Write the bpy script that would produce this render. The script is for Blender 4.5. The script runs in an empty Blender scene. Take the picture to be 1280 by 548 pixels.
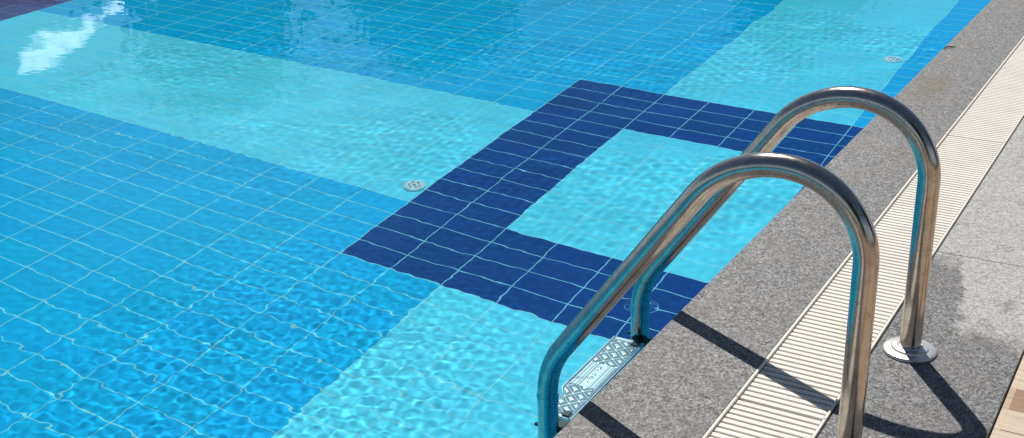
import bpy, bmesh, math, random
import numpy as np
from mathutils import Vector, Matrix
random.seed(7); rng = np.random.default_rng(11)
S = bpy.context.scene
COL = S.collection
R = math.radians

# ------------------------------------------------------------------ layout (metres; pool edge is x = 0, deck top z = 0)
ZW = -0.043                    # water level
DEPTH = 1.738
ZF = ZW - DEPTH                # pool floor
PX, PY = 0.2631, 0.1334        # tile pitch with joint
XO, Y0 = -8 * PX, 1.683        # outer corner of the navy ring
POOL = (-13.0, -4.0, 0.0, 16.0)
G1, G2, G3 = 0.2685, 0.4735, 0.7845   # coping | channel grating | granite | pavers

# ------------------------------------------------------------------ helpers
def link(o, parent=None):
    COL.objects.link(o)
    if parent is not None:
        o.parent = parent
    return o

def mesh_obj(name, verts, faces, mat, parent=None, smooth=False, mats=None, idx=None):
    me = bpy.data.meshes.new(name)
    off = parent_off(parent)
    me.from_pydata([(v[0]-off[0], v[1]-off[1], v[2]-off[2]) for v in verts], [], faces)
    for m in (mats or [mat]):
        me.materials.append(m)
    if idx is not None:
        me.polygons.foreach_set('material_index', idx)
    if smooth:
        me.polygons.foreach_set('use_smooth', [True]*len(me.polygons))
    me.update()
    return link(bpy.data.objects.new(name, me), parent)

OFF = {}
def parent_off(p):
    t = Vector((0, 0, 0))
    while p is not None:
        t = t + OFF.get(p.name, Vector((0, 0, 0)))
        p = p.parent
    return t

def thing(name, loc, label, cat, group=None):
    o = bpy.data.objects.new(name, None)
    o.empty_display_size = .1
    link(o); o.location = loc; OFF[o.name] = Vector(loc)
    tag(o, label, cat, group)
    return o

def tag(o, label=None, cat=None, group=None, kind=None):
    if label: o['label'] = label
    if cat: o['category'] = cat
    if group: o['group'] = group
    if kind: o['kind'] = kind
    return o

def struct(o, label, cat):
    return tag(o, label, cat, None, 'structure')

class MB:
    def __init__(s): s.v = []; s.f = []; s.i = []
    def add(s, v, f, mi=0):
        b = len(s.v); s.v += [tuple(q) for q in v]; s.f += [tuple(b+k for k in q) for q in f]; s.i += [mi]*len(f)
    def box(s, x0, y0, z0, x1, y1, z1, mi=0, bev=0.0):
        if bev <= 0:
            v = [(x, y, z) for z in (z0, z1) for y in (y0, y1) for x in (x0, x1)]
            s.add(v, [(0, 2, 3, 1), (4, 5, 7, 6), (0, 1, 5, 4), (2, 6, 7, 3), (0, 4, 6, 2), (1, 3, 7, 5)], mi)
        else:                       # chamfered top edge
            b = bev
            v = [(x0, y0, z0), (x1, y0, z0), (x1, y1, z0), (x0, y1, z0),
                 (x0, y0, z1-b), (x1, y0, z1-b), (x1, y1, z1-b), (x0, y1, z1-b),
                 (x0+b, y0+b, z1), (x1-b, y0+b, z1), (x1-b, y1-b, z1), (x0+b, y1-b, z1)]
            f = [(3, 2, 1, 0)]
            for k in range(4):
                n = (k+1) % 4
                f += [(k, n, 4+n, 4+k), (4+k, 4+n, 8+n, 8+k)]
            f.append((8, 9, 10, 11))
            s.add(v, f, mi)
    def tube(s, path, rad, seg=20, cap=True, mi=0):
        path = [Vector(p) for p in path]
        n = len(path); rings = []
        t0 = (path[1]-path[0]).normalized()
        u = t0.orthogonal().normalized()
        for k, p in enumerate(path):
            t = (path[min(k+1, n-1)] - path[max(k-1, 0)]).normalized()
            u = (u - t*u.dot(t)).normalized(); w = t.cross(u)
            r = rad[k] if hasattr(rad, '__len__') else rad
            rings.append([p + (u*math.cos(a) + w*math.sin(a))*r for a in (2*math.pi*j/seg for j in range(seg))])
        v = [q for r_ in rings for q in r_]
        f = [(k*seg+j, k*seg+(j+1) % seg, (k+1)*seg+(j+1) % seg, (k+1)*seg+j) for k in range(n-1) for j in range(seg)]
        if cap:
            f += [tuple(range(seg-1, -1, -1)), tuple(range((n-1)*seg, n*seg))]
        s.add(v, f, mi)
    def lathe(s, prof, c, seg=48, mi=0):
        v = []; f = []
        for (r, z) in prof:
            v += [(c[0]+r*math.cos(2*math.pi*j/seg), c[1]+r*math.sin(2*math.pi*j/seg), c[2]+z) for j in range(seg)]
        for k in range(len(prof)-1):
            f += [(k*seg+j, k*seg+(j+1) % seg, (k+1)*seg+(j+1) % seg, (k+1)*seg+j) for j in range(seg)]
        f.append(tuple(range((len(prof)-1)*seg, len(prof)*seg)))
        s.add(v, f, mi)
    def build(s, name, mat, parent=None, smooth=False, mats=None):
        return mesh_obj(name, s.v, s.f, mat, parent, smooth, mats, s.i if mats else None)

def autosmooth(o, deg=35):
    me = o.data
    me.polygons.foreach_set('use_smooth', [True]*len(me.polygons))
    me.set_sharp_from_angle(angle=R(deg))
    return o

# ------------------------------------------------------------------ node material helper
class NM:
    def __init__(s, name):
        s.m = bpy.data.materials.new(name); s.m.use_nodes = True
        s.t = s.m.node_tree; s.t.nodes.clear()
        s.out = s.n('ShaderNodeOutputMaterial')
    def n(s, typ, **kw):
        nd = s.t.nodes.new(typ)
        for k, v in kw.items(): setattr(nd, k, v)
        return nd
    def put(s, sock, v):
        if isinstance(v, bpy.types.NodeSocket): s.t.links.new(v, sock)
        elif v is not None:
            if hasattr(sock.default_value, '__len__') and not isinstance(v, (int, float)):
                v = tuple(v) + ((1,) if len(sock.default_value) == 4 and len(v) == 3 else ())
            sock.default_value = v
    def math(s, op, a, b=None, c=None):
        nd = s.n('ShaderNodeMath', operation=op)
        for i, v in enumerate((a, b, c)):
            if v is not None: s.put(nd.inputs[i], v)
        return nd.outputs[0]
    def mix(s, fac, a, b, mode='MIX'):
        nd = s.n('ShaderNodeMix', data_type='RGBA', blend_type=mode)
        s.put(nd.inputs[0], fac); s.put(nd.inputs[6], a); s.put(nd.inputs[7], b)
        return nd.outputs[2]
    def ramp(s, fac, stops, interp='LINEAR'):
        nd = s.n('ShaderNodeValToRGB'); nd.color_ramp.interpolation = interp
        e = nd.color_ramp.elements
        while len(e) < len(stops): e.new(.5)
        for k, (p, c) in enumerate(stops):
            e[k].position = p
            e[k].color = (c, c, c, 1) if isinstance(c, (int, float)) else tuple(c)+(1,)
        s.put(nd.inputs[0], fac)
        return nd.outputs[0]
    def coord(s):
        return s.n('ShaderNodeTexCoord').outputs['Object']
    def xyz(s, v):
        nd = s.n('ShaderNodeSeparateXYZ'); s.put(nd.inputs[0], v); return nd.outputs
    def comb(s, x, y, z):
        nd = s.n('ShaderNodeCombineXYZ')
        for k, v in enumerate((x, y, z)): s.put(nd.inputs[k], v)
        return nd.outputs[0]
    def noise(s, vec, scale, detail=3, rough=.5, out=0):
        nd = s.n('ShaderNodeTexNoise'); s.put(nd.inputs['Vector'], vec)
        nd.inputs['Scale'].default_value = scale; nd.inputs['Detail'].default_value = detail; nd.inputs['Roughness'].default_value = rough
        return nd.outputs[out]
    def voro(s, vec, scale, out='Color', feat='F1'):
        nd = s.n('ShaderNodeTexVoronoi', feature=feat); s.put(nd.inputs['Vector'], vec); nd.inputs['Scale'].default_value = scale
        return nd.outputs[out]
    def white(s, vec):
        nd = s.n('ShaderNodeTexWhiteNoise'); s.put(nd.inputs['Vector'], vec); return nd.outputs['Value']
    def scale(s, v, sc):
        nd = s.n('ShaderNodeVectorMath', operation='MULTIPLY'); s.put(nd.inputs[0], v); nd.inputs[1].default_value = sc
        return nd.outputs[0]
    def bump(s, h, strength=.3, dist=.002):
        nd = s.n('ShaderNodeBump'); nd.inputs['Strength'].default_value = strength; nd.inputs['Distance'].default_value = dist
        s.put(nd.inputs['Height'], h); return nd.outputs[0]
    def pbr(s, col, rough=.6, metal=0., normal=None, spec=.5):
        nd = s.n('ShaderNodeBsdfPrincipled')
        s.put(nd.inputs['Base Color'], col); s.put(nd.inputs['Roughness'], rough); s.put(nd.inputs['Metallic'], metal)
        nd.inputs['Specular IOR Level'].default_value = spec
        if normal is not None: s.put(nd.inputs['Normal'], normal)
        s.t.links.new(nd.outputs[0], s.out.inputs[0])
        return s.m

# ------------------------------------------------------------------ materials
def tile_mat(name, base, grout, vary=.18, jw=.0044, wall=False):
    m = NM(name); c = m.coord(); x, y, z = m.xyz(c)
    if wall:  # the joint grid follows the wall: horizontal run on x + y, rows on z
        a = m.math('DIVIDE', m.math('ADD', x, y), PX); b = m.math('DIVIDE', m.math('SUBTRACT', z, ZF), PY)
    else:
        a = m.math('DIVIDE', m.math('SUBTRACT', x, XO), PX); b = m.math('DIVIDE', m.math('SUBTRACT', y, Y0), PY)
    def dist(v, p):
        f = m.math('FRACT', v)
        return m.math('MULTIPLY', m.math('MINIMUM', f, m.math('SUBTRACT', 1., f)), p)
    d = m.math('MINIMUM', dist(a, PX), dist(b, PY))
    gm = m.ramp(m.math('DIVIDE', d, .01), [(jw*50-.08, 1.), (jw*50+.08, 0.)])
    cell = m.comb(m.math('FLOOR', a), m.math('FLOOR', b), 3.)
    w = m.white(cell)
    blotch = m.noise(c, 2.2, 4)
    k = m.math('ADD', m.math('MULTIPLY_ADD', w, vary, 1-vary*.5), m.math('MULTIPLY_ADD', blotch, .30, -.15))
    hs = m.n('ShaderNodeHueSaturation'); hs.inputs['Color'].default_value = tuple(base)+(1,); m.put(hs.inputs['Value'], k)
    m.put(hs.inputs['Hue'], m.math('MULTIPLY_ADD', w, .010, .493))
    gcol = m.mix(m.noise(c, 9., 3), grout, tuple(g*.72 for g in grout))
    return m.pbr(m.mix(gm, hs.outputs[0], gcol), .4, spec=.04)   # glaze under water: almost no index step

M = {}
M['aqua'] = tile_mat('aqua_tile', (.14, .78, .95), (.46, .97, .98), .05)
M['blue'] = tile_mat('blue_tile', (.0005, .49, .86), (.42, .95, .96), .08)
M['navy'] = tile_mat('navy_tile', (.0005, .058, .25), (.36, .80, .92), .16)
M['bluewall'] = tile_mat('blue_wall_tile', (.0005, .49, .86), (.42, .95, .96), .08, wall=True)

def granite(name, wet):
    m = NM(name); c = m.coord(); x, y, z = m.xyz(c)
    v1 = m.xyz(m.voro(c, 310.))[0]
    v2 = m.xyz(m.voro(c, 150.))[1]
    big = m.noise(c, 5., 5, .6)
    f = m.math('ADD', m.math('MULTIPLY', v1, .62), m.math('MULTIPLY', v2, .38))
    dark = m.ramp(f, [(.12, (.032, .032, .034)), (.38, (.118, .117, .118)), (.64, (.205, .203, .200)), (.92, (.38, .372, .36))])
    dry = m.ramp(f, [(.08, (.19, .185, .172)), (.38, (.355, .345, .325)), (.70, (.47, .46, .435)), (.95, (.60, .59, .56))])
    warm = m.mix(m.ramp(big, [(.42, 0.), (.68, .5)]), dark, (.165, .152, .136), 'MIX')
    col = m.mix(.55, dark, warm)
    if wet:  # dried-out pale part of the granite with an irregular tide line
        n1 = m.noise(c, 6., 4, .6); n2 = m.noise(c, 26., 4, .65)
        lim = m.math('MULTIPLY', m.ramp(m.math('ADD', x, m.math('MULTIPLY_ADD', m.noise(c, 8., 4, .6), .16, -.08)), [(.53, 1.), (.66, 0.)], 'EASE'), .42)
        e = m.math('SUBTRACT', y, m.math('ADD', lim, .66))
        e = m.math('ADD', e, m.math('ADD', m.math('MULTIPLY_ADD', n1, .34, -.17), m.math('MULTIPLY_ADD', n2, .12, -.06)))
        msk = m.ramp(m.math('MULTIPLY_ADD', e, 4., .5), [(.36, 0.), (.64, 1.)])
        patch = m.ramp(m.noise(c, 8., 6, .7), [(.54, 1.), (.68, .3)])
        msk = m.math('MULTIPLY', msk, patch)
        col = m.mix(msk, col, dry)
    else:    # brownish stains on the coping
        dx = m.math('SUBTRACT', x, .085); dy = m.math('SUBTRACT', y, 2.75)
        d = m.math('SQRT', m.math('ADD', m.math('MULTIPLY', dx, dx), m.math('MULTIPLY', m.math('MULTIPLY', dy, .35), m.math('MULTIPLY', dy, .35))))
        d = m.math('ADD', d, m.math('MULTIPLY_ADD', m.noise(c, 22., 4, .7), .10, -.05))
        col = m.mix(m.ramp(d, [(.03, .55), (.085, 0.)]), col, (.14, .105, .06))
        col = m.mix(m.ramp(m.noise(c, 3.1, 4, .65), [(.54, 0.), (.70, .45)]), col, (.16, .135, .10))
    col = m.mix(1., col, (.84, .84, .85) if wet else (.93, .93, .935), 'MULTIPLY')
    rough = m.ramp(m.noise(c, 40., 2), [(.3, .55), (.7, .8)])
    return m.pbr(col, rough, normal=m.bump(f, .25, .0012), spec=.35)
M['granite'] = granite('grey_granite', False)
M['granite_wet'] = granite('part_wet_granite', True)

def plastic():
    m = NM('off_white_plastic'); c = m.coord()
    n = m.noise(c, 7., 5, .65); n2 = m.noise(m.scale(c, (3, 40, 1)), 3., 3)
    col = m.mix(m.ramp(n, [(.45, 0.), (.72, .55)]), (.72, .675, .595), (.62, .54, .44))
    col = m.mix(m.ramp(n2, [(.55, 0.), (.75, .35)]), col, (.47, .44, .38))
    return m.pbr(col, .5, spec=.35)
M['plastic'] = plastic()
def simple(name, col, rough=.6, metal=0., nscale=20., amt=.25):
    m = NM(name); c = m.coord(); n = m.noise(c, nscale, 4)
    return m.pbr(m.mix(n, tuple(k*(1-amt) for k in col), tuple(min(1, k*(1+amt)) for k in col)), rough, metal)
M['channel'] = simple('channel_concrete', (.24, .225, .20), .9)
M['black'] = simple('black_plastic', (.015, .016, .018), .45)
M['drain'] = simple('drain_plastic', (.66, .80, .80), .5)
M['slot'] = simple('drain_slot', (.24, .33, .34), .7)
M['twig'] = simple('twig_bark', (.05, .032, .022), .8)
M['grass_lawn'] = simple('lawn', (.05, .085, .03), .95, nscale=3.)
M['joint'] = simple('dark_joint', (.035, .032, .03), .9)

def steel(name, rough=(.13, .26), stain=True):
    m = NM(name); c = m.coord()
    n = m.noise(c, 34., 5, .65); st = m.noise(m.scale(c, (60, 60, 7)), 1., 4, .6)
    col = m.mix(m.ramp(n, [(.45, 0.), (.75, 1.)]), (.46, .42, .38), (.36, .315, .275))
    if stain:
        col = m.mix(m.ramp(m.noise(c, 70., 4, .7), [(.57, 0.), (.70, .6)]), col, (.26, .20, .15))
    r = m.ramp(m.math('MULTIPLY_ADD', st, .6, m.math('MULTIPLY', n, .4)), [(.35, rough[0]), (.7, rough[1])])
    return m.pbr(col, r, 1., normal=m.bump(m.noise(m.scale(c, (14, 14, 5)), 3., 2), .04, .01))
M['steel'] = steel('polished_steel')
M['flange'] = simple('satin_steel_cover', (.66, .63, .60), .34, .75, 40., .08)
def alu():
    m = NM('stamped_aluminium'); c = m.coord(); n = m.noise(c, 60., 4)
    return m.pbr(m.mix(n, (.54, .56, .58), (.70, .72, .73)), .26, .38)
M['tread'] = alu()

def wood(name, col):
    m = NM(name); c = m.coord()
    g = m.noise(m.scale(c, (2.5, 26, 26)), 3., 5, .6); b = m.noise(c, 14., 4)
    k = m.mix(m.ramp(g, [(.3, 0.), (.7, 1.)]), tuple(q*.78 for q in col), tuple(min(.9, q*1.15) for q in col))
    k = m.mix(m.ramp(b, [(.55, 0.), (.75, .4)]), k, tuple(q*.7 for q in col))
    return m.pbr(k, .6, normal=m.bump(g, .2, .001))
M['wood_a'] = wood('sand_paver', (.50, .39, .285))
M['wood_b'] = wood('brown_paver', (.26, .145, .08))
M['wood_c'] = wood('tan_paver', (.42, .305, .205))

def water_mat():
    m = NM('pool_water')
    fr = m.n('ShaderNodeFresnel'); fr.inputs['IOR'].default_value = 1.333
    rf = m.n('ShaderNodeBsdfRefraction'); rf.inputs['Color'].default_value = (.80, .97, 1., 1); rf.inputs['IOR'].default_value = 1.333; rf.inputs['Roughness'].default_value = 0.
    gl = m.n('ShaderNodeBsdfGlossy'); gl.inputs['Roughness'].default_value = 0.; gl.inputs['Color'].default_value = (.22, .42, .60, 1)
    mx = m.n('ShaderNodeMixShader')
    m.put(mx.inputs[0], fr.outputs[0]); m.put(mx.inputs[1], rf.outputs[0]); m.put(mx.inputs[2], gl.outputs[0])
    m.t.links.new(mx.outputs[0], m.out.inputs[0])
    return m.m
M['water'] = water_mat()

# ------------------------------------------------------------------ pool basin: floor in tile zones, walls
def xi(i): return XO + i*PX
def yj(j): return Y0 + j*PY
RP = 23.0*PX                      # second navy ring further into the pool: its near side is 15 tiles left of the first
M['navy_reflection'] = tile_mat('navy_reflection_tile', (.085, .050, .19), (.36, .36, .52), .16)  # navy ring with the brown house's reflection mixed into its tile colour
def zone(x, y):
    """tile colour at a floor point: lanes of aqua with navy rings where they cross"""
    i = (x-XO)/PX; j = (y-Y0)/PY
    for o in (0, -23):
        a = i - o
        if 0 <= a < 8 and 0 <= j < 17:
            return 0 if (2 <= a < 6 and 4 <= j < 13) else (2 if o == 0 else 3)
        if 2 <= a < 6: return 0
    if 4 <= j < 13 and -15 <= i < 8: return 0
    return 1
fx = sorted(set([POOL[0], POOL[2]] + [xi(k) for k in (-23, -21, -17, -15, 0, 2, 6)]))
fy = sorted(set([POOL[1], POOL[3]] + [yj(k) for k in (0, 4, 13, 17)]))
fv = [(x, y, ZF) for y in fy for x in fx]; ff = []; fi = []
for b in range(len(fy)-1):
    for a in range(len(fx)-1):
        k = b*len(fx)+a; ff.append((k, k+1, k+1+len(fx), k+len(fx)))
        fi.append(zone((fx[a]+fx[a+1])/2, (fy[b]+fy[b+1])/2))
floor = mesh_obj('pool_floor', fv, ff, None, mats=[M['aqua'], M['blue'], M['navy'], M['navy_reflection']], idx=fi)
struct(floor, 'tiled pool floor in aqua, blue and navy under the water, purple reflection painted on the far ring', 'pool floor')
x0, y0, x1, y1 = POOL
wl = MB()
wl.add([(x0, y0, ZF), (x1, y0, ZF), (x1, y1, ZF), (x0, y1, ZF), (x0, y0, -.06), (x1, y0, -.06), (x1, y1, -.06), (x0, y1, -.06)],
       [(0, 4, 5, 1), (1, 5, 6, 2), (2, 6, 7, 3), (3, 7, 4, 0)])
walls = wl.build('pool_side', M['bluewall'])
struct(walls, 'blue tiled sides of the pool basin below the coping', 'pool side')

# ------------------------------------------------------------------ water surface (rippled sheet)
def axis(lo, f0, f1, hi, fine, coarse):
    a = np.arange(f0, f1+1e-6, fine)
    l = np.linspace(lo, f0, max(2, int((f0-lo)/coarse)))[:-1]
    h = np.linspace(a[-1], hi, max(2, int((hi-a[-1])/coarse)))[1:] if hi > a[-1]+1e-4 else np.array([])
    return np.concatenate([l, a, h])
FINE = .006; XVT = -.1354
ax = np.concatenate([axis(x0, -5.6, -3.4, -3.4, .0125, .2)[:-1], np.arange(-3.4, -.004, FINE), [x1]])
ay = np.concatenate([np.linspace(y0, -1.3, 14)[:-1], np.arange(-1.3, 2.8, FINE), np.arange(2.806, 7., .0125), np.linspace(7.01, y1, 40)])
X, Y = np.meshgrid(ax, ay)
def sstep(t): t = np.clip(t, 0, 1); return t*t*(3-2*t)
def waves(n, l0, l1, slope, spread, mean):
    h = np.zeros_like(X)
    for _ in range(n):
        lam = math.exp(rng.uniform(math.log(l0), math.log(l1))); k = 2*math.pi/lam
        th = mean + rng.normal()*spread; ph = rng.uniform(0, 2*math.pi)
        h += slope*math.sqrt(2./n)/k*np.sin(k*(X*math.cos(th)+Y*math.sin(th))+ph)
    return h
edge = sstep((X+5.6)/.6)*sstep((Y+1.3)/.3)*sstep((7.0-Y)/1.)
dch = np.hypot((X+.8)/.95, (Y+.5)/.8)
chop = 1-sstep((dch-.45)/.95)
chop2 = .40*(1-sstep((np.hypot((X+.55)/.6, (Y-.9)/.9)-.5)/.9))
far = sstep((Y-2.2)/1.6)
patch = sstep(.5+3.0*waves(14, .7, 2.2, 1., 3.0, 0.)*2.2)
short = waves(64, .040, .088, 1., 1.5, R(60))
mid = waves(30, .11, .30, 1., 1.3, R(75))
fine = waves(80, .024, .050, 1., 1.6, R(50))
lng = waves(22, .35, 1.3, 1., 1.5, R(100))
lit = np.exp(-((X+2.25)/.85)**4 - ((Y-1.45)/.95)**4)      # ripples added where sunlight enters, to cast mottled light on the near floor
A_s = .0010 + .0042*chop + .0022*chop2 + .0017*far*patch + .0021*lit
A_m = .0005 + .0014*chop + .0005*chop2 + .0018*far*(.25+.75*patch)
A_l = .0015 + .003*far
men = np.minimum(np.hypot(X-XVT, Y), np.hypot(X-XVT, Y-.5))-.0243      # water climbs a little where it meets steel and stone
men = .0055*np.exp(-np.clip(men, 0, 1)/.006)+.004*np.exp(np.clip(X, -1, 0)/.007)
A_f = (.0036*chop + .0018*chop2 + .0020*lit)*sstep((X+3.4)/.3)*sstep((2.8-Y)/.3)
Z = ZW + edge*(A_s*short + A_m*mid + A_f*fine) + A_l*lng*edge + men
nx, ny = len(ax), len(ay)
me = bpy.data.meshes.new('water')
me.vertices.add(nx*ny); me.vertices.foreach_set('co', np.stack([X, Y, Z], -1).astype(np.float32).ravel())
q = (np.arange(ny-1)[:, None]*nx + np.arange(nx-1)[None, :]).ravel()
F = np.stack([q, q+1, q+1+nx, q+nx], -1).astype(np.int32)
me.loops.add(F.size); me.loops.foreach_set('vertex_index', F.ravel())
me.polygons.add(len(F)); me.polygons.foreach_set('loop_start', np.arange(len(F), dtype=np.int32)*4)
me.polygons.foreach_set('use_smooth', np.ones(len(F), bool))
me.update(calc_edges=True); me.materials.append(M['water'])
water = link(bpy.data.objects.new('water', me))
struct(water, 'clear rippled water filling the swimming pool', 'water')

# ------------------------------------------------------------------ coping, granite strip, pavers, ground
cp = MB()
def rounded_strip(mb, a0, a1, b0, b1, zb, r=.008):
    prof = [(a0, zb)] + [(a0+r-r*math.cos(t), -r+r*math.sin(t)) for t in np.linspace(0, math.pi/2, 6)] + [(a1, 0.), (a1, zb)]
    v = [(x, b0, z) for x, z in prof] + [(x, b1, z) for x, z in prof]; n = len(prof)
    mb.add(v, [(k, k+1, n+k+1, n+k) for k in range(n-1)] + [tuple(range(n-1, -1, -1)), tuple(range(n, 2*n))])
rounded_strip(cp, -.004, G1, y0, y1, -.07)
cp.box(x0-.35, y0, -.07, x0+.004, y1, 0., bev=.006); cp.box(x0-.35, y0-.35, -.07, G1, y0-.001, 0., bev=.006); cp.box(x0-.35, y1+.001, -.07, G1, y1+.35, 0., bev=.006)
coping = cp.build('pool_coping', M['granite'])
struct(coping, 'speckled grey granite coping along the edge of the pool', 'coping')
autosmooth(coping)

gp = MB(); gj = MB()
ys = [y0-.35] + [1.112 - 1.61*k for k in (3, 2, 1)] + [1.112 + 1.61*k for k in range(0, 9)] + [y1+.35]
for a, b in zip(ys[:-1], ys[1:]):
    gp.box(G2+.004, a+.0012, -.05, G3-.003, b-.0012, 0., bev=.0012)
pav = gp.build('granite_pavement', M['granite_wet'])
struct(pav, 'granite slabs beside the grating, dark and damp near the handrail base, pale and dry beyond', 'pavement')

wd = MB(); row = .094; k0 = int((y0-.35-.25)/row); k1 = int((y1+.35-.25)/row)
rr = random.Random(3)
for k in range(k0, k1):
    ya = .25 + k*row
    xs = [G3+.001, G3+.018+rr.uniform(.35, .6)]
    while xs[-1] < 5.2: xs.append(xs[-1]+rr.uniform(.45, .75))
    for n_, (a, b) in enumerate(zip(xs[:-1], xs[1:])):
        mi = rr.choice([0, 0, 2, 0, 2, 1])
        if n_ == 0 and k in (0, 2, 3, -1): mi = 0
        if n_ == 0 and k == 1: mi = 1
        g = .0022 if k in (0,) else .0009
        if n_ == 0:
            wd.box(a, ya, -.05, a+.013, ya+row-.0004, -.002, 2 if mi == 1 else 0)
            a += .0132
        wd.box(a, ya+g, -.05, b-.0012, ya+row-.0006, -.002, mi)
deck = wd.build('deck', None, mats=[M['wood_a'], M['wood_b'], M['wood_c']])
struct(deck, 'wood toned pavers in sand and brown beyond the granite strip', 'deck')

ch = MB()   # channel below the grating
ch.add([(G1, y0, -.014), (G1, y0, -.12), (G2+.004, y0, -.12), (G2+.004, y0, -.014), (G1, y1, -.014), (G1, y1, -.12), (G2+.004, y1, -.12), (G2+.004, y1, -.014)],
       [(0, 1, 5, 4), (1, 2, 6, 5), (2, 3, 7, 6)])
struct(ch.build('channel_bed', M['channel']), 'dark overflow channel under the white grating', 'channel')

gr = MB(); o = 400.
hx0, hy0, hx1, hy1 = x0-.3, y0-.3, G1-.05, y1+.3
v = [(-o, -o, -.06), (o, -o, -.06), (o, o, -.06), (-o, o, -.06), (hx0, hy0, -.06), (hx1+.75, hy0, -.06), (hx1+.75, hy1, -.06), (hx0, hy1, -.06)]
gr.add(v, [(0, 1, 5, 4), (1, 2, 6, 5), (2, 3, 7, 6), (3, 0, 4, 7)])
struct(gr.build('ground', M['grass_lawn']), 'mown lawn around the pool terrace', 'lawn')

# ------------------------------------------------------------------ drain grating in lengths
PITCH = .0208
def grating(ya, yb, label):
    t = thing('drain_grating', ((G1+G2)/2, ya, -.02), label, 'drain grating', 'off-white grating lengths over the overflow channel')
    sl = MB(); n = int((yb-ya-.004)/PITCH); 
    for k in range(n):
        c = ya + .002 + (k+.5)*(yb-ya-.004)/n
        sl.box(G1+.0105, c-.0077, -.022, G2-.0085, c+.0077, -.0035, bev=.0015)
    for xx in (G1+.06, G1+.125, G1+.185):
        sl.box(xx-.003, ya+.003, -.028, xx+.003, yb-.003, -.0225)
    sl.build('slat_panel', M['plastic'], t)
    for a, b in ((G1+.0015, G1+.0085), (G2-.0065, G2-.0005)):
        e = MB(); e.box(a, ya+.0012, -.03, b, yb-.0012, .0015, bev=.0015)
        e.build('edge_rail', M['plastic'], t)
    return t
for a, b, lab in ((-1.71, .116, 'nearest length of off-white slatted grating, below the handrail shadow'),
                  (.116, 2.155, 'long middle length of off-white slatted grating between the handrail posts and the pool'),
                  (2.155, 4.2, 'far length of off-white slatted grating, beyond the grey smudge')):
    grating(a, b, lab)
cont = MB()
for a, b in ((y0, -1.71), (4.2, y1)):
    n = int((b-a)/PITCH)
    for k in range(n):
        c = a+(k+.5)*(b-a)/n; cont.box(G1+.0105, c-.0077, -.022, G2-.0085, c+.0077, -.0035)
    cont.box(G1+.001, a, -.03, G1+.0095, b-.001, .0015); cont.box(G2-.0075, a, -.03, G2-.0005, b-.001, .0015)
struct(cont.build('channel_cover', M['plastic']), 'off-white channel cover continuing past the photographed stretch', 'channel cover')

# ------------------------------------------------------------------ ladder
XP, ZC, R1, R2, BETA, XV, RF = .5519, .4209, .1704, .2135, .9457, -.1354, .2091
LAD = .5; TR = .0243
def rail_path():
    p = [(XP, z) for z in np.linspace(-.005, ZC, 8)]
    p += [(XP-R1+R1*math.cos(t), ZC+R1*math.sin(t)) for t in np.linspace(0, math.pi/2, 22)[1:]]
    p += [(XP-R1+R2*math.cos(t), ZC+R1-R2+R2*math.sin(t)) for t in np.linspace(math.pi/2, math.pi/2+BETA, 16)[1:]]
    x, z = p[-1]
    ze = z-(x-XV)/math.cos(BETA)*math.sin(BETA)
    tl = RF*math.tan((math.pi/2-BETA)/2)
    a = (XV+tl*math.cos(BETA), ze+tl*math.sin(BETA))
    p += [(x+(a[0]-x)*s, z+(a[1]-z)*s) for s in np.linspace(0, 1, 8)[1:]]
    c = (XV+RF, ze-tl)
    p += [(c[0]+RF*math.cos(g), c[1]+RF*math.sin(g)) for g in np.linspace(math.pi/2+BETA, math.pi, 12)[1:]]
    p += [(XV, z) for z in np.linspace(ze-tl, -1.0, 14)[1:]]
    return p
lad = thing('pool_ladder', (XP, LAD/2, 0.), 'stainless steel pool ladder with two arched handrails at the granite edge', 'pool ladder')
RPATH = rail_path()
flange_prof = [(.060, 0.), (.0605, .004), (.0585, .0075), (.053, .0095), (.043, .0105), (.0425, .0125), (.0402, .0145), (.030, .016), (.0285, .0175), (.0262, .0185), (.0246, .018)]
for yy in (0., LAD):
    mb = MB(); mb.tube([(x, yy, z) for x, z in RPATH], TR, 32)
    rail = autosmooth(mb.build('handrail', M['steel'], lad), 50)
    fb = MB(); fb.lathe(flange_prof, (XP, yy, .0005), 64)
    fl = autosmooth(fb.build('base_flange', M['flange'], lad), 25)
    wp = MB(); wp.tube([(XV, yy, -.80), (-.012, yy, -.80)], .016, 16); wp.lathe([(.0001, -.006), (.03, -.004), (.03, .004)], (-.008, yy, -.8), 20)
    wp.build('wall_spacer', M['black'], lad)

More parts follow.
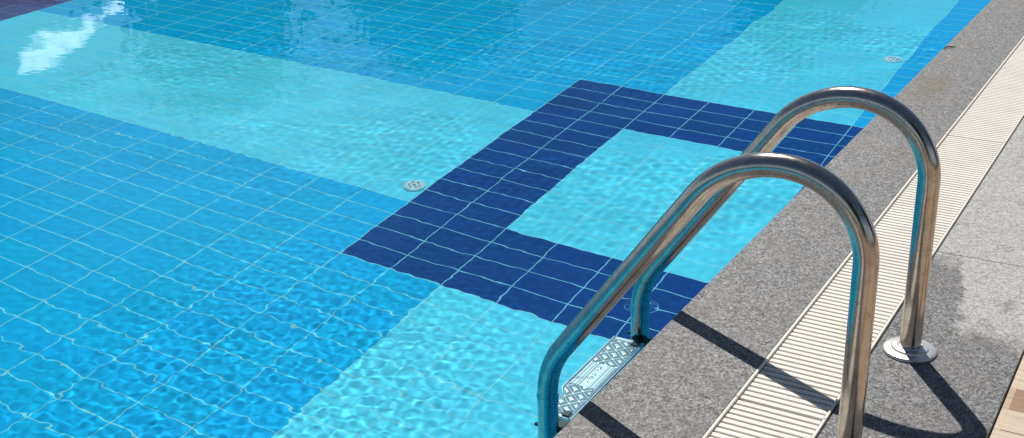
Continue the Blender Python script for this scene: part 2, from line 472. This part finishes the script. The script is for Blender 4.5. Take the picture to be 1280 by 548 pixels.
def tread(zt):
    t0x, t1x = XV-.052, XV+.033; ya, yb = .045, LAD-.045
    nxg, nyg = 60, 250
    gx = np.linspace(t0x, t1x, nxg); gy = np.linspace(ya, yb, nyg)
    GX, GY = np.meshgrid(gx, gy)
    u = (GX-t0x)/(t1x-t0x); w = (GY-ya)/(yb-ya)
    ends = ((w > .03) & (w < .35)) | ((w > .65) & (w < .97))
    inx = (u > .10) & (u < .90)
    # pillow diamonds in the two end zones
    p1 = (GX-t0x)/.040 + (GY-ya)/.034; p2 = (GX-t0x)/.052 - (GY-ya)/.060
    dia = np.minimum(np.abs(np.sin(np.pi*p1)), np.abs(np.sin(np.pi*p2)))
    h = np.where(ends & inx, .0042*np.clip(dia*1.2, 0, 1)**.9, 0.)
    # long ribs with a plain strip in the middle zone
    rib = (np.sin(2*np.pi*u*9) > 0)*1.0
    midz = (w >= .355) & (w <= .645) & ((u < .36) | (u > .64)) & inx
    h = np.where(midz, .0022*rib, h)
    # worn raised marks in the plain strip
    rs = np.random.default_rng(5); mk = np.zeros_like(h)
    for k in range(26):
        cy = ya+(yb-ya)*(.40+.2*k/25); cx = (t0x+t1x)/2 + rs.uniform(-.003, .003)
        mk = np.maximum(mk, np.exp(-((GY-cy)/.0014)**2 - ((GX-cx)/rs.uniform(.0012, .004))**2))
    h = np.where((w > .36) & (w < .64) & (u > .40) & (u < .60), .0013*mk, h)
    rim = np.minimum(np.minimum(u, 1-u)/.06, 1.); h = h + np.where((u < .06) | (u > .94), .002*np.sin(np.pi*np.clip(rim, 0, 1)), 0)
    V = [(a, b, zt+c) for a, b, c in zip(GX.ravel(), GY.ravel(), h.ravel())]
    Fq = [(j*nxg+i, j*nxg+i+1, (j+1)*nxg+i+1, (j+1)*nxg+i) for j in range(nyg-1) for i in range(nxg-1)]
    mb = MB(); mb.add(V, Fq)
    # folded skirts down both long sides and underside
    for xx, s in ((t0x, -1), (t1x, 1)):
        mb.box(min(xx, xx+s*.002), ya, zt-.028, max(xx, xx+s*.002), yb, zt-.0005)
    mb.box(t0x, ya, zt-.0045, t1x, yb, zt-.003)
    o = mb.build('tread', M['tread'], lad, smooth=True)
    o.data.set_sharp_from_angle(angle=R(40))
    for yy, s in ((0., 1), (LAD, -1)):
        c = MB()
        y_a, y_b = sorted((yy+s*.004, ya*1.0+.003 if s > 0 else yb-.003))
        c.box(XV-.018, y_a, zt-.030, t1x+.006, y_b, zt-.006, bev=.006)
        sy = (ya+.016) if s > 0 else (yb-.016)
        c.box(XV+.006, sy-.011, zt+.0055, XV+.026, sy+.011, zt+.0078, bev=.001)
        c.tube([(XV-.034, yy, zt-.012), (XV, yy, zt-.012)], .007, 12)
        autosmooth(c.build('end_cap', M['black'], o), 40)
    return o
treads = [tread(z) for z in (-.212, -.46, -.71)]

# ------------------------------------------------------------------ floor inlets, twig
def inlet(x, y, label):
    t = thing('floor_inlet', (x, y, ZF), label, 'pool inlet', 'white round inlets set in the pool floor')
    b = MB(); b.lathe([(.056, .001), (.056, .006), (.050, .011), (.030, .014), (.0001, .015)], (x, y, ZF), 36)
    autosmooth(b.build('cover', M['drain'], t), 40)
    s = MB()
    for k in range(6):
        a = k*math.pi/3+.3; n = 8
        for (ra, rb) in ((.022, .030),):
            v = [(x+r_*math.cos(a+d), y+r_*math.sin(a+d), ZF+.0166) for r_ in (ra, rb) for d in np.linspace(-.30, .30, n)]
            s.add(v, [(j, j+1, n+j+1, n+j) for j in range(n-1)])
    s.lathe([(.009, .0155), (.008, .017)], (x, y, ZF), 14)
    s.build('outlet_slots', M['slot'], t)
inlet(-2.171, 2.354, 'white round floor inlet beside the left side of the navy tile ring')
inlet(-.60, 5.03, 'white round floor inlet on the aqua lane near the far coping')
tw = MB(); tw.tube([(.004, 3.33, .004), (.012, 3.355, .007), (.026, 3.372, .005), (.045, 3.383, .004)], [.002, .003, .003, .0015], 8)
t = tw.build('twig', M['twig'], smooth=True); tag(t, 'short dark twig lying on the granite coping near the water', 'twig')

# ------------------------------------------------------------------ surroundings mirrored in the water
def leaf_mat(name, a, b):
    m = NM(name); c = m.coord()
    col = m.mix(m.noise(c, 1.7, 3), a, b)
    d = m.n('ShaderNodeBsdfDiffuse'); tr = m.n('ShaderNodeBsdfTranslucent'); mx = m.n('ShaderNodeMixShader'); mx.inputs[0].default_value = .25
    m.put(d.inputs[0], col); m.put(tr.inputs[0], col)
    m.put(mx.inputs[1], d.outputs[0]); m.put(mx.inputs[2], tr.outputs[0]); m.t.links.new(mx.outputs[0], m.out.inputs[0])
    return m.m
M['leaf'] = leaf_mat('tree_leaves', (.03, .055, .018), (.06, .09, .03))
M['bark'] = simple('tree_bark', (.09, .065, .045), .95)
def tree(x, y, h, w, label, seed):
    r_ = np.random.default_rng(seed)
    t = thing('tree', (x, y, -.06), label, 'tree', 'trees around the pool terrace')
    b = MB(); b.tube([(x, y, -.1), (x+.05, y, h*.3), (x-.04, y+.05, h*.6), (x, y, h*.9)], [.16, .13, .09, .03], 10)
    for k in range(7):
        a = r_.uniform(0, 6.28); z0 = h*r_.uniform(.25, .7); L = w*.42
        b.tube([(x, y, z0), (x+L*.6*math.cos(a), y+L*.6*math.sin(a), z0+L*.5), (x+L*math.cos(a), y+L*math.sin(a), z0+L*.95)], [.05, .03, .012], 6)
    b.build('trunk', M['bark'], t, smooth=True)
    n = 9500; nc = 46
    cz = r_.uniform(.16, 1.0, nc); ca = r_.uniform(0, 6.28, nc)
    prof = np.sin(np.clip((cz-.08)/.94, 0, 1)*math.pi)**.6
    cr = np.sqrt(r_.uniform(0, 1, nc))*prof*w*.40
    C = np.stack([x+cr*np.cos(ca), y+cr*np.sin(ca), cz*h*.94], -1)
    k = r_.integers(0, nc, n)
    P = C[k] + r_.normal(size=(n, 3))*np.array([.16*w, .16*w, .07*h])*.75
    P[:, 2] = np.clip(P[:, 2], .3, h)
    A = r_.normal(size=(n, 3)); A /= np.linalg.norm(A, axis=1)[:, None]
    B = r_.normal(size=(n, 3)); B -= A*(A*B).sum(1)[:, None]; B /= np.linalg.norm(B, axis=1)[:, None]
    s = r_.uniform(.09, .20, n)[:, None]
    V = np.stack([P-A*s, P-B*s*.5, P+A*s, P+B*s*.5], 1).reshape(-1, 3)
    mesh_obj('crown', V.tolist(), [(4*i, 4*i+1, 4*i+2, 4*i+3) for i in range(n)], M['leaf'], t)
OX, OY = -2.4, 2.6
def polar(az, d, ox=OX, oy=OY): return ox - d*math.sin(R(az)), oy + d*math.cos(R(az))
for (az, d, h, w, lab, sd) in ((46.4, 24., 7.2, 4.6, 'slender dark tree past the far corner of the pool, beside the low brick house', 1),
                               (34.0, 26., 7.2, 4.4, 'dark tree beyond the far end of the pool, alone between two gaps', 2),
                               (13.2, 26., 6.6, 3.8, 'dark tree beyond the far end of the pool, nearest the coping side', 3)):
    tree(*polar(az, d), h, w, lab, sd)
for (x, y, h, w, lab, sd) in ((5.5, -6.0, 5.5, 4.2, 'bushy tree on the lawn behind the photographer', 5),
                              (10.0, 5.0, 6.0, 4.5, 'bushy tree on the lawn past the wood toned pavers', 6)):
    tree(x, y, h, w, lab, sd)
M['render_white'] = simple('white_render', (.80, .80, .78), .85, nscale=2., amt=.05)
M['brick'] = simple('red_brown_brick', (.30, .14, .11), .9, nscale=6.)
M['roof'] = simple('roof_tile', (.20, .09, .06), .85)
M['glass'] = simple('dark_glass', (.03, .04, .05), .08)
def house(az, d, w, dep, h, wall, label, roof_h):
    cx, cy = polar(az, d)
    t = bpy.data.objects.new('house', None); link(t); t.location = (cx, cy, -.06); t.rotation_euler = (0, 0, R(az))
    tag(t, label, 'house')
    b = MB(); b.box(-w/2, 0, 0, w/2, dep, h); b.build('wall', wall, t)
    rf = MB(); e = .35
    rf.add([(-w/2-e, -e, h), (w/2+e, -e, h), (w/2+e, dep+e, h), (-w/2-e, dep+e, h), (-w/2-e, dep/2, h+roof_h), (w/2+e, dep/2, h+roof_h)],
           [(0, 1, 5, 4), (2, 3, 4, 5), (0, 4, 3), (1, 2, 5), (3, 2, 1, 0)])
    rf.build('roof', M['roof'], t)
    for xx in (-.25*w, .25*w):
        g = MB(); g.box(xx-.5, -.06, 1., xx+.5, -.01, 2.2); g.build('window', M['glass'], t)
house(57.5, 27., 5.5, 6., 4.6, M['brick'], 'low red brown brick house beyond the pool', .9)

# ------------------------------------------------------------------ light, sky, camera
SUN = Vector((-.35637, .48403, .79919)).normalized()
w = bpy.data.worlds.new('World'); S.world = w; w.use_nodes = True
nt = w.node_tree; nt.nodes.clear()
sky = nt.nodes.new('ShaderNodeTexSky'); sky.sky_type = 'NISHITA'; sky.sun_disc = False
sky.sun_elevation = math.asin(SUN.z); sky.sun_rotation = math.atan2(SUN.x, SUN.y) % (2*math.pi)
sky.dust_density = .4; sky.air_density = 1.0; sky.ozone_density = 1.0
bg = nt.nodes.new('ShaderNodeBackground'); bg.inputs[1].default_value = .055
wo = nt.nodes.new('ShaderNodeOutputWorld')
W_ = NM.__new__(NM); W_.t = nt            # unseen cloud bank and warm bright streak, shaped for their reflections in the water
gen = nt.nodes.new('ShaderNodeTexCoord').outputs['Generated']
wob_ = W_.n('ShaderNodeVectorMath', operation='MULTIPLY_ADD')      # ragged outline
W_.put(wob_.inputs[0], W_.noise(W_.scale(gen, (1, 1, 3.5)), 30., 5, .6, out=1)); wob_.inputs[1].default_value = (.032,)*3; W_.put(wob_.inputs[2], gen)
near_ = None
for a_, b_, rad_ in ((52.7, 13.5, .55), (52.2, 13.35, .75), (51.6, 13.1, .85), (50.9, 12.75, .75), (50.2, 12.4, .5), (49.5, 12.0, .32), (48.9, 11.6, .36), (48.5, 11.2, .5)):
    d_ = W_.n('ShaderNodeVectorMath', operation='DISTANCE'); W_.put(d_.inputs[0], wob_.outputs[0])
    a2, b2 = R(a_), R(b_); d_.inputs[1].default_value = (-math.sin(a2)*math.cos(b2)+.016, math.cos(a2)*math.cos(b2)+.016, math.sin(b2)+.016)
    k_ = W_.ramp(W_.math('DIVIDE', d_.outputs['Value'], R(rad_)), [(.55, 1.), (1., 0.)])
    near_ = k_ if near_ is None else W_.math('MAXIMUM', near_, k_)
e_ = W_.n('ShaderNodeVectorMath', operation='DOT_PRODUCT'); W_.put(e_.inputs[0], gen)
az_, el_ = R(45.), R(16.5)
e_.inputs[1].default_value = (-math.sin(az_)*math.cos(el_), math.cos(az_)*math.cos(el_), math.sin(el_))
bank_ = W_.ramp(W_.math('ADD', e_.outputs['Value'], W_.math('MULTIPLY_ADD', W_.noise(W_.scale(gen, (1, 1, 2.5)), 7., 7, .62), .03, -.015)), [(.982, 0.), (.996, .8)])
hz_ = W_.ramp(W_.xyz(gen)[2], [(.12, .75), (.31, 0.)])       # horizon brightening added so the mirrored trees stand out darker
sk0 = W_.mix(hz_, sky.outputs[0], (8.5, 11., 13.5))
skc = W_.mix(bank_, sk0, (13., 13.3, 13.8))
hol_ = W_.ramp(W_.noise(W_.scale(gen, (1, 1, 3.)), 60., 4, .6), [(.30, .55), (.50, 1.)])
skc = W_.mix(W_.math('MULTIPLY', near_, hol_), skc, (105., 66., 52.))
nt.links.new(skc, bg.inputs[0]); nt.links.new(bg.outputs[0], wo.inputs[0])
ld = bpy.data.lights.new('sun', 'SUN'); ld.energy = 4.75; ld.angle = R(.5); ld.color = (1., .965, .91)
sun = bpy.data.objects.new('sun', ld); link(sun); sun.rotation_euler = SUN.to_track_quat('Z', 'Y').to_euler(); sun.location = SUN*20

# sunlight focused by the real ripples onto what lies under them
ld.cycles.is_caustics_light = True
water.cycles.is_caustics_caster = True
for o_ in S.objects:
    if o_.type == 'MESH' and o_ is not water and (o_ in (floor, walls) or o_.name.split('.')[0] in ('handrail', 'tread', 'end_cap', 'cover', 'outlet_slots', 'wall_spacer')):
        o_.cycles.is_caustics_receiver = True

yaw, pitch, roll, FPX = .5396, .3887, -.0234, 1535.06
cy_, sy_, cp_, sp_ = math.cos(yaw), math.sin(yaw), math.cos(pitch), math.sin(pitch)
f = Vector((-sy_*cp_, cy_*cp_, -sp_)); r = Vector((cy_, sy_, 0)); u = r.cross(f)
r2 = r*math.cos(roll)+u*math.sin(roll); u2 = u*math.cos(roll)-r*math.sin(roll)
cd = bpy.data.cameras.new('camera'); cam = bpy.data.objects.new('camera', cd); link(cam)
cam.matrix_world = Matrix(((r2.x, u2.x, -f.x, 1.0602), (r2.y, u2.y, -f.y, -2.1379), (r2.z, u2.z, -f.z, 1.3902), (0, 0, 0, 1)))
cd.sensor_width = 36; cd.lens = FPX/1280*36; cd.clip_start = .05; cd.clip_end = 1500
S.camera = cam

S.render.engine = 'CYCLES'
S.cycles.max_bounces = 10; S.cycles.glossy_bounces = 6; S.cycles.transmission_bounces = 8; S.cycles.diffuse_bounces = 4
S.cycles.caustics_reflective = False; S.cycles.caustics_refractive = True
S.cycles.sample_clamp_indirect = 4.; S.cycles.use_denoising = False
S.view_settings.view_transform = 'Standard'; S.view_settings.look = 'None'
S.view_settings.exposure = .2; S.view_settings.gamma = 1.
